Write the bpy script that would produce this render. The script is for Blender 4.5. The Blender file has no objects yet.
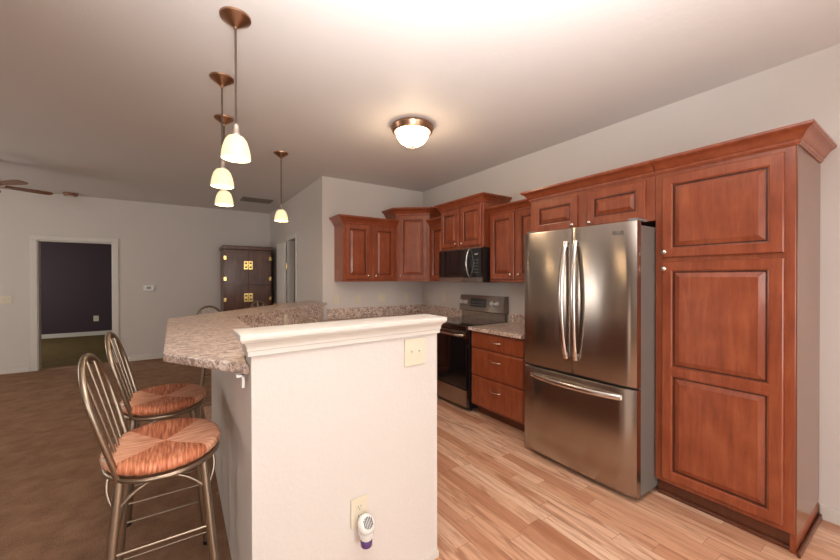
import bpy, bmesh, math, random
from math import sin, cos, pi, radians, sqrt, hypot, atan2
from mathutils import Vector, Matrix

random.seed(7)
S = bpy.context.scene
COL = S.collection

# ------------------------------------------------------------------ camera
cam_data = bpy.data.cameras.new('camera')
cam = bpy.data.objects.new('camera', cam_data)
COL.objects.link(cam)
cam_data.sensor_fit = 'HORIZONTAL'
cam_data.sensor_width = 36.0
cam_data.lens = 358.2 * 36.0 / 840.0
cam_data.clip_start = 0.05
YAW, PIT, ROL = radians(33.85), radians(-0.30), radians(-0.09)
fwd0 = Vector((sin(YAW), cos(YAW), 0)); rt0 = Vector((cos(YAW), -sin(YAW), 0)); up0 = Vector((0, 0, 1))
fwd = cos(PIT) * fwd0 + sin(PIT) * up0
up1 = -sin(PIT) * fwd0 + cos(PIT) * up0
rt = cos(ROL) * rt0 + sin(ROL) * up1
up = -sin(ROL) * rt0 + cos(ROL) * up1
M = Matrix((rt, up, -fwd)).transposed().to_4x4()
M.translation = Vector((0, 0, 1.415))
cam.matrix_world = M
S.camera = cam

# ------------------------------------------------------------------ view, world, room light
S.view_settings.view_transform = 'Standard'
S.view_settings.look = 'None'
S.view_settings.gamma = 1.0
S.view_settings.use_curve_mapping = False
S.view_settings.exposure = 0.06
S.display_settings.display_device = 'sRGB'

W = bpy.data.worlds.new('world'); S.world = W
W.use_nodes = True
wb = W.node_tree.nodes['Background']
wb.inputs[0].default_value = (0.75, 0.85, 1.0, 1)
wb.inputs[1].default_value = 0.6

XL_ = -4.3
def area(name, loc, direction, sx, sy, energy, color, spread=180):
    d = bpy.data.lights.new(name, 'AREA'); d.shape = 'RECTANGLE'; d.size = sx; d.size_y = sy
    d.energy = energy; d.color = color; d.spread = radians(spread)
    o = bpy.data.objects.new(name, d); COL.objects.link(o)
    o.location = loc
    o.rotation_euler = Vector(direction).to_track_quat('-Z', 'Y').to_euler()
    return o

# daylight fill lamps added at an assumed, unseen patio door and rear window
area('fill_patio', (1.3, -3.02, 1.15), (0, 1, 0.0), 1.5, 1.9, 70, (1.0, 0.96, 0.92))
area('fill_window', (-2.3, -3.02, 1.5), (0, 1, 0.0), 1.35, 1.0, 62, (1.0, 0.96, 0.92))
# fill lamps added at made-up windows of the living room and dark room beyond
area('fill_living_far', (XL_ + 0.05, 5.4, 1.5), (1, 0, 0.0), 1.5, 1.1, 38, (1.0, 0.93, 0.85))
area('fill_far_room', (XL_ + 0.05, 10.0, 1.5), (1, 0, -0.15), 1.2, 1.1, 45, (1.0, 0.93, 0.85))
# the photographer's flash head, tipped up at the ceiling above the camera, and its direct spill
area('flash_bounce', (0.05, -0.20, 1.52), (0.32, 0.42, 1.0), 0.5, 0.5, 84, (1.0, 0.98, 0.97), 105)
area('flash_direct', (0.0, -0.05, 1.78), (0.40, 0.83, -0.02), 0.22, 0.22, 3.5, (1.0, 0.91, 0.84))

# ------------------------------------------------------------------ materials
def new_mat(name):
    m = bpy.data.materials.new(name); m.use_nodes = True
    return m, m.node_tree.nodes, m.node_tree.links, m.node_tree.nodes['Principled BSDF']

def mat(name, color, rough=0.5, metal=0.0, coat=0.0, emit=None, emit_s=0.0, spec=None):
    m, n, l, b = new_mat(name)
    b.inputs['Base Color'].default_value = (*color, 1)
    b.inputs['Roughness'].default_value = rough
    b.inputs['Metallic'].default_value = metal
    b.inputs['Coat Weight'].default_value = coat
    b.inputs['Coat Roughness'].default_value = 0.15
    if spec is not None: b.inputs['Specular IOR Level'].default_value = spec
    if emit:
        b.inputs['Emission Color'].default_value = (*emit, 1)
        b.inputs['Emission Strength'].default_value = emit_s
    # a faint procedural grain so no surface is perfectly flat
    no = n.new('ShaderNodeTexNoise'); no.inputs['Scale'].default_value = 90
    bp = n.new('ShaderNodeBump'); bp.inputs['Strength'].default_value = 0.02
    l.new(no.outputs['Fac'], bp.inputs['Height']); l.new(bp.outputs['Normal'], b.inputs['Normal'])
    return m

def coords(n, l, kind='Object', scale=(1, 1, 1), rot=(0, 0, 0)):
    tc = n.new('ShaderNodeTexCoord'); mp = n.new('ShaderNodeMapping')
    mp.inputs['Scale'].default_value = scale; mp.inputs['Rotation'].default_value = rot
    l.new(tc.outputs[kind], mp.inputs['Vector'])
    return mp.outputs['Vector']

def noise(n, l, vec, scale, detail=4, rough=0.55, dist=0.0):
    t = n.new('ShaderNodeTexNoise'); t.inputs['Scale'].default_value = scale
    t.inputs['Detail'].default_value = detail; t.inputs['Roughness'].default_value = rough
    t.inputs['Distortion'].default_value = dist
    l.new(vec, t.inputs['Vector'])
    return t.outputs['Fac']

def ramp(n, l, fac, stops, interp='LINEAR'):
    r = n.new('ShaderNodeValToRGB'); r.color_ramp.interpolation = interp
    e = r.color_ramp.elements
    while len(e) < len(stops): e.new(0.5)
    for i, (p, c) in enumerate(stops):
        e[i].position = p; e[i].color = (*c, 1)
    l.new(fac, r.inputs['Fac'])
    return r.outputs['Color']

def mix(n, l, fac, a, b, mode='MIX'):
    x = n.new('ShaderNodeMix'); x.data_type = 'RGBA'; x.blend_type = mode
    if isinstance(fac, float): x.inputs['Factor'].default_value = fac
    else: l.new(fac, x.inputs['Factor'])
    for s, v in (('A', a), ('B', b)):
        sock = [i for i in x.inputs if i.name == s and i.type == 'RGBA'][0]
        if isinstance(v, tuple): sock.default_value = (*v, 1)
        else: l.new(v, sock)
    return [o for o in x.outputs if o.type == 'RGBA'][0]

def bump(n, l, b, h, strength, dist=0.01):
    bp = n.new('ShaderNodeBump'); bp.inputs['Strength'].default_value = strength
    bp.inputs['Distance'].default_value = dist
    l.new(h, bp.inputs['Height']); l.new(bp.outputs['Normal'], b.inputs['Normal'])

def math_node(n, l, op, a, b=None):
    x = n.new('ShaderNodeMath'); x.operation = op
    for i, v in enumerate((a, b)):
        if v is None: continue
        if isinstance(v, (int, float)): x.inputs[i].default_value = v
        else: l.new(v, x.inputs[i])
    return x.outputs[0]

def paint(name, color, bump_s=0.25, scale=75, rough=0.6):
    m, n, l, b = new_mat(name)
    v = coords(n, l)
    c = ramp(n, l, noise(n, l, v, 1.3, 3), [(0.3, tuple(x * 0.97 for x in color)), (0.7, color)])
    l.new(c, b.inputs['Base Color'])
    b.inputs['Roughness'].default_value = rough
    b.inputs['Specular IOR Level'].default_value = 0.3
    bump(n, l, b, noise(n, l, v, scale, 3, 0.6), bump_s, 0.004)
    return m

def wood(name, dark, mid, light, rough=0.32, coat=0.25, scale=(9, 9, 1.1), bs=0.03):
    m, n, l, b = new_mat(name)
    v = coords(n, l, 'Object', scale)
    g = noise(n, l, v, 3.0, 6, 0.6, 0.6)
    v2 = coords(n, l, 'Object', (1, 1, 1))
    blot = noise(n, l, v2, 7.0, 3, 0.5)
    c = ramp(n, l, g, [(0.25, dark), (0.5, mid), (0.75, light)])
    c2 = mix(n, l, 0.35, c, ramp(n, l, blot, [(0.3, dark), (0.55, mid), (0.75, light)]))
    l.new(c2, b.inputs['Base Color'])
    b.inputs['Roughness'].default_value = rough
    b.inputs['Coat Weight'].default_value = coat
    b.inputs['Coat Roughness'].default_value = 0.12
    bump(n, l, b, g, bs, 0.003)
    return m

def granite(name):
    m, n, l, b = new_mat(name)
    v = coords(n, l)
    vs = coords(n, l, 'Object', (1.0, 1.9, 1.5), (0, 0, 0.45))
    a = noise(n, l, vs, 19, 6, 0.72, 1.6)
    f = noise(n, l, v, 70, 3, 0.6)
    pk = noise(n, l, v, 9, 3, 0.6, 0.5)
    base = ramp(n, l, a, [(0.38, (0.075, 0.05, 0.042)), (0.455, (0.25, 0.15, 0.115)), (0.505, (0.62, 0.47, 0.39)), (0.58, (0.90, 0.80, 0.72))])
    spk = ramp(n, l, f, [(0.34, (0.10, 0.08, 0.075)), (0.42, (0.55, 0.43, 0.36)), (0.6, (0.78, 0.68, 0.60))])
    c = mix(n, l, 0.28, base, spk)
    c = mix(n, l, ramp(n, l, pk, [(0.42, (0, 0, 0)), (0.75, (0.35, 0.35, 0.35))]), c, (0.52, 0.32, 0.25))
    l.new(c, b.inputs['Base Color'])
    b.inputs['Roughness'].default_value = 0.28
    return m

def steel(name, color=(0.43, 0.385, 0.345), rough=0.20, aniso=0.92, grain='h'):
    m, n, l, b = new_mat(name)
    sc = (1, 1, 420) if grain == 'h' else (300, 300, 2)
    v = coords(n, l, 'Object', sc)
    g = noise(n, l, v, 2.0, 2, 0.5)
    vb = coords(n, l, 'Object', (1.0, 1.0, 0.12))
    wv = noise(n, l, vb, 5.0, 2, 0.5)
    b.inputs['Base Color'].default_value = (*color, 1)
    b.inputs['Metallic'].default_value = 1.0
    r = n.new('ShaderNodeMapRange'); r.inputs[3].default_value = rough - 0.01; r.inputs[4].default_value = rough + 0.01
    l.new(g, r.inputs[0]); l.new(r.outputs[0], b.inputs['Roughness'])
    b.inputs['Anisotropic'].default_value = aniso
    b.inputs['Anisotropic Rotation'].default_value = 0.25
    t = n.new('ShaderNodeTangent'); t.direction_type = 'RADIAL'; t.axis = 'Z'
    l.new(t.outputs[0], b.inputs['Tangent'])
    bump(n, l, b, wv, 0.16, 0.01)
    return m

def floor_mat(name):
    m, n, l, b = new_mat(name)
    tc = n.new('ShaderNodeTexCoord'); sp = n.new('ShaderNodeSeparateXYZ'); l.new(tc.outputs['Object'], sp.inputs[0])
    pw = 0.092
    xi = math_node(n, l, 'DIVIDE', sp.outputs['X'], pw)
    xf = math_node(n, l, 'FLOOR', xi)
    w1 = n.new('ShaderNodeTexWhiteNoise'); w1.noise_dimensions = '1D'; l.new(xf, w1.inputs['W'])
    off = math_node(n, l, 'MULTIPLY', w1.outputs['Value'], 5.0)
    yy = math_node(n, l, 'ADD', math_node(n, l, 'DIVIDE', sp.outputs['Y'], 0.72), off)
    yf = math_node(n, l, 'FLOOR', yy)
    cb = n.new('ShaderNodeCombineXYZ'); l.new(xf, cb.inputs[0]); l.new(yf, cb.inputs[1])
    w2 = n.new('ShaderNodeTexWhiteNoise'); w2.noise_dimensions = '3D'; l.new(cb.outputs[0], w2.inputs['Vector'])
    tone = ramp(n, l, w2.outputs['Value'], [(0.0, (0.50, 0.235, 0.135)), (0.12, (0.63, 0.33, 0.20)), (0.35, (0.74, 0.445, 0.285)), (0.7, (0.80, 0.515, 0.35)), (1.0, (0.85, 0.60, 0.43))])
    # grain runs with the boards, shifted from board to board
    ad = n.new('ShaderNodeVectorMath'); ad.operation = 'MULTIPLY_ADD'
    l.new(cb.outputs[0], ad.inputs[0]); ad.inputs[1].default_value = (3.7, 5.3, 0); l.new(tc.outputs['Object'], ad.inputs[2])
    mp = n.new('ShaderNodeMapping'); mp.inputs['Scale'].default_value = (14, 1.1, 1); l.new(ad.outputs[0], mp.inputs['Vector'])
    g = noise(n, l, mp.outputs[0], 2.4, 6, 0.6, 0.8)
    c = mix(n, l, ramp(n, l, g, [(0.36, (0.55, 0.55, 0.55)), (0.55, (0, 0, 0))]), tone, (0.40, 0.17, 0.085))
    mp2 = n.new('ShaderNodeMapping'); mp2.inputs['Scale'].default_value = (9, 0.9, 1); mp2.inputs['Location'].default_value = (3, 8, 1)
    l.new(ad.outputs[0], mp2.inputs['Vector'])
    k = noise(n, l, mp2.outputs[0], 2.0, 4, 0.7, 2.2)
    c = mix(n, l, ramp(n, l, k, [(0.655, (0, 0, 0)), (0.70, (0.8, 0.8, 0.8))]), c, (0.17, 0.06, 0.03))
    mp3 = n.new('ShaderNodeMapping'); mp3.inputs['Scale'].default_value = (8, 0.75, 1); mp3.inputs['Location'].default_value = (11, 2, 5)
    l.new(ad.outputs[0], mp3.inputs['Vector'])
    hw_ = noise(n, l, mp3.outputs[0], 1.6, 5, 0.6, 1.2)
    c = mix(n, l, ramp(n, l, hw_, [(0.55, (0, 0, 0)), (0.64, (0.75, 0.75, 0.75))]), c, (0.40, 0.17, 0.09))
    # joints
    fx = math_node(n, l, 'FRACT', xi); ex = math_node(n, l, 'LESS_THAN', math_node(n, l, 'PINGPONG', fx, 0.5), 0.012)
    fy = math_node(n, l, 'FRACT', yy); ey = math_node(n, l, 'LESS_THAN', math_node(n, l, 'PINGPONG', fy, 0.5), 0.0016)
    j = math_node(n, l, 'MULTIPLY', math_node(n, l, 'MAXIMUM', ex, ey), 0.6)
    c = mix(n, l, j, c, (0.16, 0.07, 0.035))
    l.new(c, b.inputs['Base Color'])
    b.inputs['Roughness'].default_value = 0.33
    bump(n, l, b, g, 0.03, 0.002)
    return m

def carpet_mat(name, c0, c1, c2):
    m, n, l, b = new_mat(name)
    v = coords(n, l)
    f = noise(n, l, v, 160, 3, 0.7)
    p = noise(n, l, v, 6, 5, 0.65, 0.4)
    c = ramp(n, l, p, [(0.3, c0), (0.5, c1), (0.7, c2)])
    c = mix(n, l, 0.35, c, ramp(n, l, f, [(0.35, tuple(x * 0.45 for x in c0)), (0.65, tuple(x * 1.25 for x in c2))]))
    l.new(c, b.inputs['Base Color'])
    b.inputs['Roughness'].default_value = 0.95
    b.inputs['Specular IOR Level'].default_value = 0.1
    bump(n, l, b, f, 0.7, 0.01)
    return m

def rush_mat(name):
    m, n, l, b = new_mat(name)
    tc = n.new('ShaderNodeTexCoord'); sp = n.new('ShaderNodeSeparateXYZ'); l.new(tc.outputs['Object'], sp.inputs[0])
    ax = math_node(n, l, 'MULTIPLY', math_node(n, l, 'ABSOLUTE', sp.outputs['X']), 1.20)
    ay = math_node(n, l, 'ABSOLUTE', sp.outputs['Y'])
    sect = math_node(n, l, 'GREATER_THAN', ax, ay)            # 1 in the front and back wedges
    def strand(axis, s):
        mp = n.new('ShaderNodeMapping'); mp.inputs['Scale'].default_value = s; l.new(tc.outputs['Object'], mp.inputs['Vector'])
        return noise(n, l, mp.outputs[0], 6.0, 3, 0.6, 0.3)
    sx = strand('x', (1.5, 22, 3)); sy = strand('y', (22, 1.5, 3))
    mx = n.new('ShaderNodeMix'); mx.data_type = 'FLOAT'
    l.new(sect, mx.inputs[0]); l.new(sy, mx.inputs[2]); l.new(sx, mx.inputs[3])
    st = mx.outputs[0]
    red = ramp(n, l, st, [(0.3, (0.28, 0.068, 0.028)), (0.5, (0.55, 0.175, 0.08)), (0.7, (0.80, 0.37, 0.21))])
    tan = ramp(n, l, st, [(0.3, (0.46, 0.17, 0.085)), (0.5, (0.75, 0.37, 0.225)), (0.7, (0.88, 0.58, 0.43))])  # paler than the side wedges: strand sheen put into the rush colour
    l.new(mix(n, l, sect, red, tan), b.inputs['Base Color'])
    b.inputs['Roughness'].default_value = 0.55
    bump(n, l, b, st, 0.5, 0.006)
    return m

MT = {
    'ceiling': paint('ceiling_paint', (0.70, 0.665, 0.64), 0.25, 45),
    'wall': paint('wall_paint', (0.645, 0.60, 0.562), 0.22, 70),
    'half': paint('half_wall_paint', (0.68, 0.64, 0.60), 0.55, 55),
    'trim': mat('trim_paint', (0.66, 0.63, 0.575), 0.4),
    'purple': paint('purple_paint', (0.055, 0.034, 0.045), 0.2, 60),
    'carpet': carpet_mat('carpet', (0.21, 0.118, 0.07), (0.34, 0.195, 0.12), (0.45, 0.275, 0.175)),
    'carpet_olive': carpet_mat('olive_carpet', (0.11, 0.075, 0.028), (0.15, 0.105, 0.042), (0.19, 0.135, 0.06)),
    'floor': floor_mat('hickory_floor'),
    'wood': wood('cherry_wood', (0.165, 0.032, 0.011), (0.285, 0.066, 0.024), (0.40, 0.118, 0.048)),
    'glaze': wood('dark_glaze', (0.05, 0.010, 0.004), (0.085, 0.018, 0.007), (0.12, 0.03, 0.012)),
    'gloss': wood('glossy_end_panel', (0.13, 0.045, 0.022), (0.19, 0.07, 0.035), (0.24, 0.10, 0.05), 0.24, 0.35, bs=0.0),
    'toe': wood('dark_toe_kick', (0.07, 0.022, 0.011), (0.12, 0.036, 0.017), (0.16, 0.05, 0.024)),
    'armoire': wood('walnut_burl', (0.035, 0.011, 0.005), (0.105, 0.033, 0.013), (0.20, 0.072, 0.028), 0.35, 0.12),
    'fan': wood('fan_blade_wood', (0.14, 0.055, 0.025), (0.22, 0.09, 0.04), (0.28, 0.12, 0.055), 0.4, 0.1),
    'granite': granite('granite_laminate'),
    'steel': steel('brushed_steel'),
    'steel_dark': mat('grey_case_enamel', (0.17, 0.155, 0.14), 0.4),
    'steel_range': steel('dark_range_steel', (0.27, 0.23, 0.20), 0.2, 0.3),
    'steel_plain': mat('satin_steel', (0.68, 0.64, 0.60), 0.22, 1.0),
    'nickel': mat('satin_nickel', (0.70, 0.64, 0.57), 0.22, 1.0),
    'bronze': mat('brushed_bronze', (0.42, 0.25, 0.16), 0.30, 1.0),
    'pewter': mat('pewter_metal', (0.36, 0.29, 0.22), 0.36, 1.0),
    'cord': mat('cord_sleeve', (0.10, 0.065, 0.05), 0.5, 0.3),
    'black': mat('black_plastic', (0.010, 0.010, 0.011), 0.35),
    'knob_white': mat('silver_knob', (0.72, 0.70, 0.67), 0.35, 0.5),
    'blackglass': mat('black_glass', (0.006, 0.006, 0.007), 0.05, 0, 0.5),
    'greyplastic': mat('grey_plastic', (0.22, 0.21, 0.20), 0.5),
    'cream': mat('cream_plastic', (0.70, 0.64, 0.50), 0.35),
    'slot': mat('slot_dark', (0.06, 0.05, 0.04), 0.6),
    'white': mat('white_plastic', (0.80, 0.79, 0.76), 0.3),
    'doorwhite': mat('door_paint', (0.72, 0.70, 0.66), 0.4),
    'brass': mat('polished_brass', (0.78, 0.56, 0.20), 0.25, 1.0),
    'violet': mat('violet_liquid', (0.075, 0.03, 0.16), 0.12, 0, 0.5),
    'vent': mat('vent_enamel', (0.20, 0.165, 0.13), 0.5),
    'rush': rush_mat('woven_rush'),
    'display': mat('display_glass', (0.006, 0.007, 0.010), 0.06, 0, 0.5),
    'grey_screen': mat('grey_screen', (0.28, 0.30, 0.27), 0.3),
    'mark': mat('printed_grey', (0.45, 0.45, 0.45), 0.5),
    'emblem': mat('dark_emblem', (0.10, 0.09, 0.085), 0.4, 0.5),
    'glow': mat('opal_glass_lit', (0.60, 0.54, 0.38), 0.35, emit=(1.0, 0.81, 0.46), emit_s=0.80),
    'glow_far': mat('opal_glass_bulb', (0.9, 0.85, 0.8), 0.3, emit=(1.0, 0.78, 0.50), emit_s=25.0),
    'glow_flush': mat('frosted_dome_lit', (0.9, 0.82, 0.7), 0.35, emit=(1.0, 0.84, 0.62), emit_s=4.0),
}

# ------------------------------------------------------------------ mesh helpers
class MB:
    def __init__(s): s.b = bmesh.new()
    def _faces(s, rings, close_u=True, cap0=False, cap1=False):
        bv = [[s.b.verts.new(p) for p in r] for r in rings]
        k = len(bv[0]); s.rows = [[] for _ in bv[1:]]
        for i in range(len(bv) - 1):
            for j in range(k if close_u else k - 1):
                j2 = (j + 1) % k
                try: s.rows[i].append(s.b.faces.new((bv[i][j], bv[i][j2], bv[i + 1][j2], bv[i + 1][j])))
                except ValueError: pass
        if cap0: s.b.faces.new(list(reversed(bv[0])))
        if cap1: s.b.faces.new(bv[-1])
        return bv
    def box(s, x0, x1, y0, y1, z0, z1, bev=0.0, seg=2, mtx=None):
        v = [s.b.verts.new((x, y, z)) for z in (z0, z1) for x, y in ((x0, y0), (x1, y0), (x1, y1), (x0, y1))]
        f = [(3, 2, 1, 0), (4, 5, 6, 7), (0, 1, 5, 4), (1, 2, 6, 5), (2, 3, 7, 6), (3, 0, 4, 7)]
        fs = [s.b.faces.new([v[i] for i in q]) for q in f]
        if bev > 0:
            es = list({e for q in fs for e in q.edges})
            r = bmesh.ops.bevel(s.b, geom=es, offset=bev, segments=seg, profile=0.5, affect='EDGES')
            v = list({q for ff in r['faces'] for q in ff.verts} | {q for q in v if q.is_valid})
        if mtx is not None:
            for q in v: q.co = mtx @ q.co
        return s
    def prism(s, poly, z0, z1, bev=0.0, seg=2):
        a = sum(poly[i][0] * poly[(i + 1) % len(poly)][1] - poly[(i + 1) % len(poly)][0] * poly[i][1] for i in range(len(poly)))
        if a < 0: poly = list(reversed(poly))
        lo = [s.b.verts.new((x, y, z0)) for x, y in poly]; hi = [s.b.verts.new((x, y, z1)) for x, y in poly]
        k = len(poly)
        fs = [s.b.faces.new(list(reversed(lo))), s.b.faces.new(hi)]
        for i in range(k): s.b.faces.new((lo[i], lo[(i + 1) % k], hi[(i + 1) % k], hi[i]))
        if bev > 0:
            es = [e for f in fs for e in f.edges]
            bmesh.ops.bevel(s.b, geom=es, offset=bev, segments=seg, profile=0.5, affect='EDGES')
        return s
    def lathe(s, prof, c=(0, 0, 0), seg=32, axis='Z', cap0=False, cap1=False, sx=1.0, sy=1.0):
        rings = []
        for r, h in prof:
            ring = []
            for k in range(seg):
                a = 2 * pi * k / seg
                u, v = r * cos(a) * sx, r * sin(a) * sy
                p = {'Z': (u, v, h), 'Y': (u, -h, v), 'X': (h, u, v), '-X': (-h, v, u)}[axis]
                ring.append((p[0] + c[0], p[1] + c[1], p[2] + c[2]))
            rings.append(ring)
        s._faces(rings, True, cap0, cap1)
        return s
    def tube(s, pts, r, seg=10, closed=False, cap=True, flat=1.0):
        pts = [Vector(p) for p in pts]; n = len(pts)
        rs = r if isinstance(r, (list, tuple)) else [r] * n
        tang = []
        for i in range(n):
            a = pts[(i - 1) % n] if (closed or i > 0) else pts[i]
            b = pts[(i + 1) % n] if (closed or i < n - 1) else pts[i]
            tang.append((b - a).normalized())
        t0 = tang[0]
        ref = Vector((0, 0, 1)) if abs(t0.z) < 0.9 else Vector((1, 0, 0))
        nrm = (ref - t0 * ref.dot(t0)).normalized()
        rings = []
        for i in range(n):
            t = tang[i]
            nrm = (nrm - t * nrm.dot(t)).normalized()
            bn = t.cross(nrm)
            rings.append([tuple(pts[i] + nrm * cos(2 * pi * k / seg) * rs[i] + bn * sin(2 * pi * k / seg) * rs[i] * flat) for k in range(seg)])
        if closed: rings.append(rings[0])
        bv = s._faces(rings, True, cap and not closed, cap and not closed)
        return s
    def loft_rect(s, rings, fill=True):
        """rings of (x0, x1, z0, z1, y): concentric rectangles facing -Y."""
        rr = [[(a, y, c), (b, y, c), (b, y, d), (a, y, d)] for a, b, c, d, y in rings]
        bv = s._faces(rr, True)
        if fill: s.b.faces.new(bv[-1])
        return s
    def quad(s, *p): s.b.faces.new([s.b.verts.new(q) for q in p]); return s
    def sweep(s, path, prof, inside):
        """mitred moulding: open 2D path, prof = [(out, z)], inside = +1 / -1 gives the outward side."""
        P = [Vector((p[0], p[1])) for p in path]; n = len(P); rings = []
        def nm(a, b):
            d = (b - a).normalized(); return Vector((d.y, -d.x)) * inside
        for i in range(n):
            if i == 0: m = nm(P[0], P[1])
            elif i == n - 1: m = nm(P[-2], P[-1])
            else:
                a, b = nm(P[i - 1], P[i]), nm(P[i], P[i + 1])
                m = (a + b).normalized(); m = m / max(0.2, m.dot(a))
            rings.append([(P[i].x + m.x * o, P[i].y + m.y * o, z) for o, z in prof])
        s._faces(rings, True, True, True)
        return s
    def build(s, name, m, parent=None, smooth=None, loc=None, m2=None):
        bmesh.ops.remove_doubles(s.b, verts=s.b.verts, dist=1e-6)
        bmesh.ops.recalc_face_normals(s.b, faces=s.b.faces)
        me = bpy.data.meshes.new(name); s.b.to_mesh(me); s.b.free()
        me.materials.append(MT[m] if isinstance(m, str) else m)
        if m2: me.materials.append(MT[m2])
        o = bpy.data.objects.new(name, me); COL.objects.link(o)
        if parent is not None: o.parent = parent
        if loc: o.location = loc
        if smooth is not None:
            for p in me.polygons: p.use_smooth = True
            try: me.set_sharp_from_angle(angle=radians(smooth))
            except Exception: pass
        return o

def tag(o, label, cat, group=None):
    o['label'] = label; o['category'] = cat
    if group: o['group'] = group
    return o

def thing(name, label, cat, loc=(0, 0, 0), rz=0.0, group=None):
    o = bpy.data.objects.new(name, None); COL.objects.link(o)
    o.empty_display_size = 0.05
    o.location = loc; o.rotation_euler = (0, 0, rz)
    return tag(o, label, cat, group)

def struct(mb, name, m, label=None, smooth=None):
    o = mb.build(name, m, None, smooth); o['kind'] = 'structure'
    if label: o['label'] = label
    return o

def dup(root, loc, rz, label, group=None):
    r = root.copy(); COL.objects.link(r); r.location = loc; r.rotation_euler = (0, 0, rz); r['label'] = label
    if group: r['group'] = group
    for ch in list(root.children):
        c = ch.copy(); COL.objects.link(c); c.parent = r
        for g in list(ch.children):
            d = g.copy(); COL.objects.link(d); d.parent = c
    return r

# ------------------------------------------------------------------ the room
XR, YB, ZC = 3.126, 4.583, 2.745        # right wall, kitchen back wall, ceiling
XI, YL = 1.545, 7.85                    # hall wall, far wall
XL, Y0 = -4.3, -3.1                     # left wall, wall behind the camera
YP = 11.95                              # back wall of the dark room

struct(MB().box(0.2107, XR + 0.1, Y0, 4.6, -0.06, 0.0), 'floor', 'floor')
struct(MB().prism([(XL, Y0), (0.2105, Y0), (0.2105, 4.602), (2.8, 4.602), (2.8, 7.97), (XL, 7.97)], -0.06, 0.0), 'floor_carpet', 'carpet')
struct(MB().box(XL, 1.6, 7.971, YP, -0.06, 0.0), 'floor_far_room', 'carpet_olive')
struct(MB().box(XL - 0.1, XR + 0.1, Y0 - 0.1, YP + 0.1, ZC, ZC + 0.1), 'ceiling', 'ceiling')

struct(MB().box(XR, XR + 0.1, Y0, YB + 0.1, 0, ZC), 'wall_right', 'wall')
struct(MB().box(XI, XR, YB, YB + 0.1, 0, ZC), 'wall_back', 'wall')
DY0, DY1, DH = 5.86, 6.36, 2.06         # closet doorway in the hall wall
struct(MB().box(XI, XI + 0.1, YB + 0.1, DY0, 0, ZC).box(XI, XI + 0.1, DY1, YL, 0, ZC).box(XI, XI + 0.1, DY0, DY1, DH, ZC), 'wall_hall', 'wall')
FX0, FX1, FH = -1.825, -0.925, 2.015     # doorway in the far wall
struct(MB().box(XL, FX0, YL, YL + 0.12, 0, ZC).box(FX1, 2.8, YL, YL + 0.12, 0, ZC).box(FX0, FX1, YL, YL + 0.12, FH, ZC), 'wall_far', 'wall')
lw = MB(); yy = Y0
for y0, y1 in ((4.6, 6.2), (9.35, 10.65)):
    lw.box(XL - 0.1, XL, yy, y0, 0, ZC).box(XL - 0.1, XL, y0, y1, 0, 0.9).box(XL - 0.1, XL, y0, y1, 2.1, ZC); yy = y1
    wf = MB().box(XL - 0.08, XL - 0.03, y0, y0 + 0.06, 0.9, 2.1).box(XL - 0.08, XL - 0.03, y1 - 0.06, y1, 0.9, 2.1).box(XL - 0.08, XL - 0.03, y0 + 0.06, y1 - 0.06, 0.9, 0.96).box(XL - 0.08, XL - 0.03, y0 + 0.06, y1 - 0.06, 2.04, 2.1).box(XL - 0.08, XL - 0.03, (y0 + y1) / 2 - 0.03, (y0 + y1) / 2 + 0.03, 0.96, 2.04)
    struct(wf, 'added_window_2' if y0 < 6 else 'added_window_3', 'trim')  # unseen windows added to go with the fill lamps
lw.box(XL - 0.1, XL, yy, YP, 0, ZC)
struct(lw, 'wall_left', 'wall')
# the wall behind the camera, with assumed, unseen openings for a patio door and a window
struct(MB().box(XL, -3.05, Y0 - 0.1, Y0, 0, ZC).box(-3.05, -1.55, Y0 - 0.1, Y0, 0, 0.95).box(-3.05, -1.55, Y0 - 0.1, Y0, 2.05, ZC)
       .box(-1.55, 0.45, Y0 - 0.1, Y0, 0, ZC).box(0.45, 2.15, Y0 - 0.1, Y0, 2.1, ZC).box(2.15, XR, Y0 - 0.1, Y0, 0, ZC), 'wall_rear', 'wall')
struct(MB().box(0.45, 0.53, Y0 - 0.08, Y0 - 0.02, 0, 2.1).box(2.07, 2.15, Y0 - 0.08, Y0 - 0.02, 0, 2.1).box(0.53, 2.07, Y0 - 0.08, Y0 - 0.02, 2.02, 2.1)
       .box(1.25, 1.35, Y0 - 0.08, Y0 - 0.02, 0.08, 2.02).box(0.53, 2.07, Y0 - 0.08, Y0 - 0.02, 0, 0.08), 'door_2', 'trim')
struct(MB().box(-3.05, -2.98, Y0 - 0.08, Y0 - 0.02, 0.95, 2.05).box(-1.62, -1.55, Y0 - 0.08, Y0 - 0.02, 0.95, 2.05).box(-2.98, -1.62, Y0 - 0.08, Y0 - 0.02, 1.98, 2.05)
       .box(-2.98, -1.62, Y0 - 0.08, Y0 - 0.02, 0.95, 1.02).box(-2.33, -2.27, Y0 - 0.08, Y0 - 0.02, 1.02, 1.98), 'window_1', 'trim')
# closet behind the hall wall, dark room behind the far wall
struct(MB().box(2.7, 2.8, YB + 0.1, YL, 0, ZC), 'wall_closet', 'wall')
struct(MB().box(XL, 1.6, YP, YP + 0.1, 0, ZC), 'wall_dark_room', 'purple')
struct(MB().box(1.6, 1.7, YL + 0.12, YP, 0, ZC), 'wall_dark_room_side', 'purple')

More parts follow.
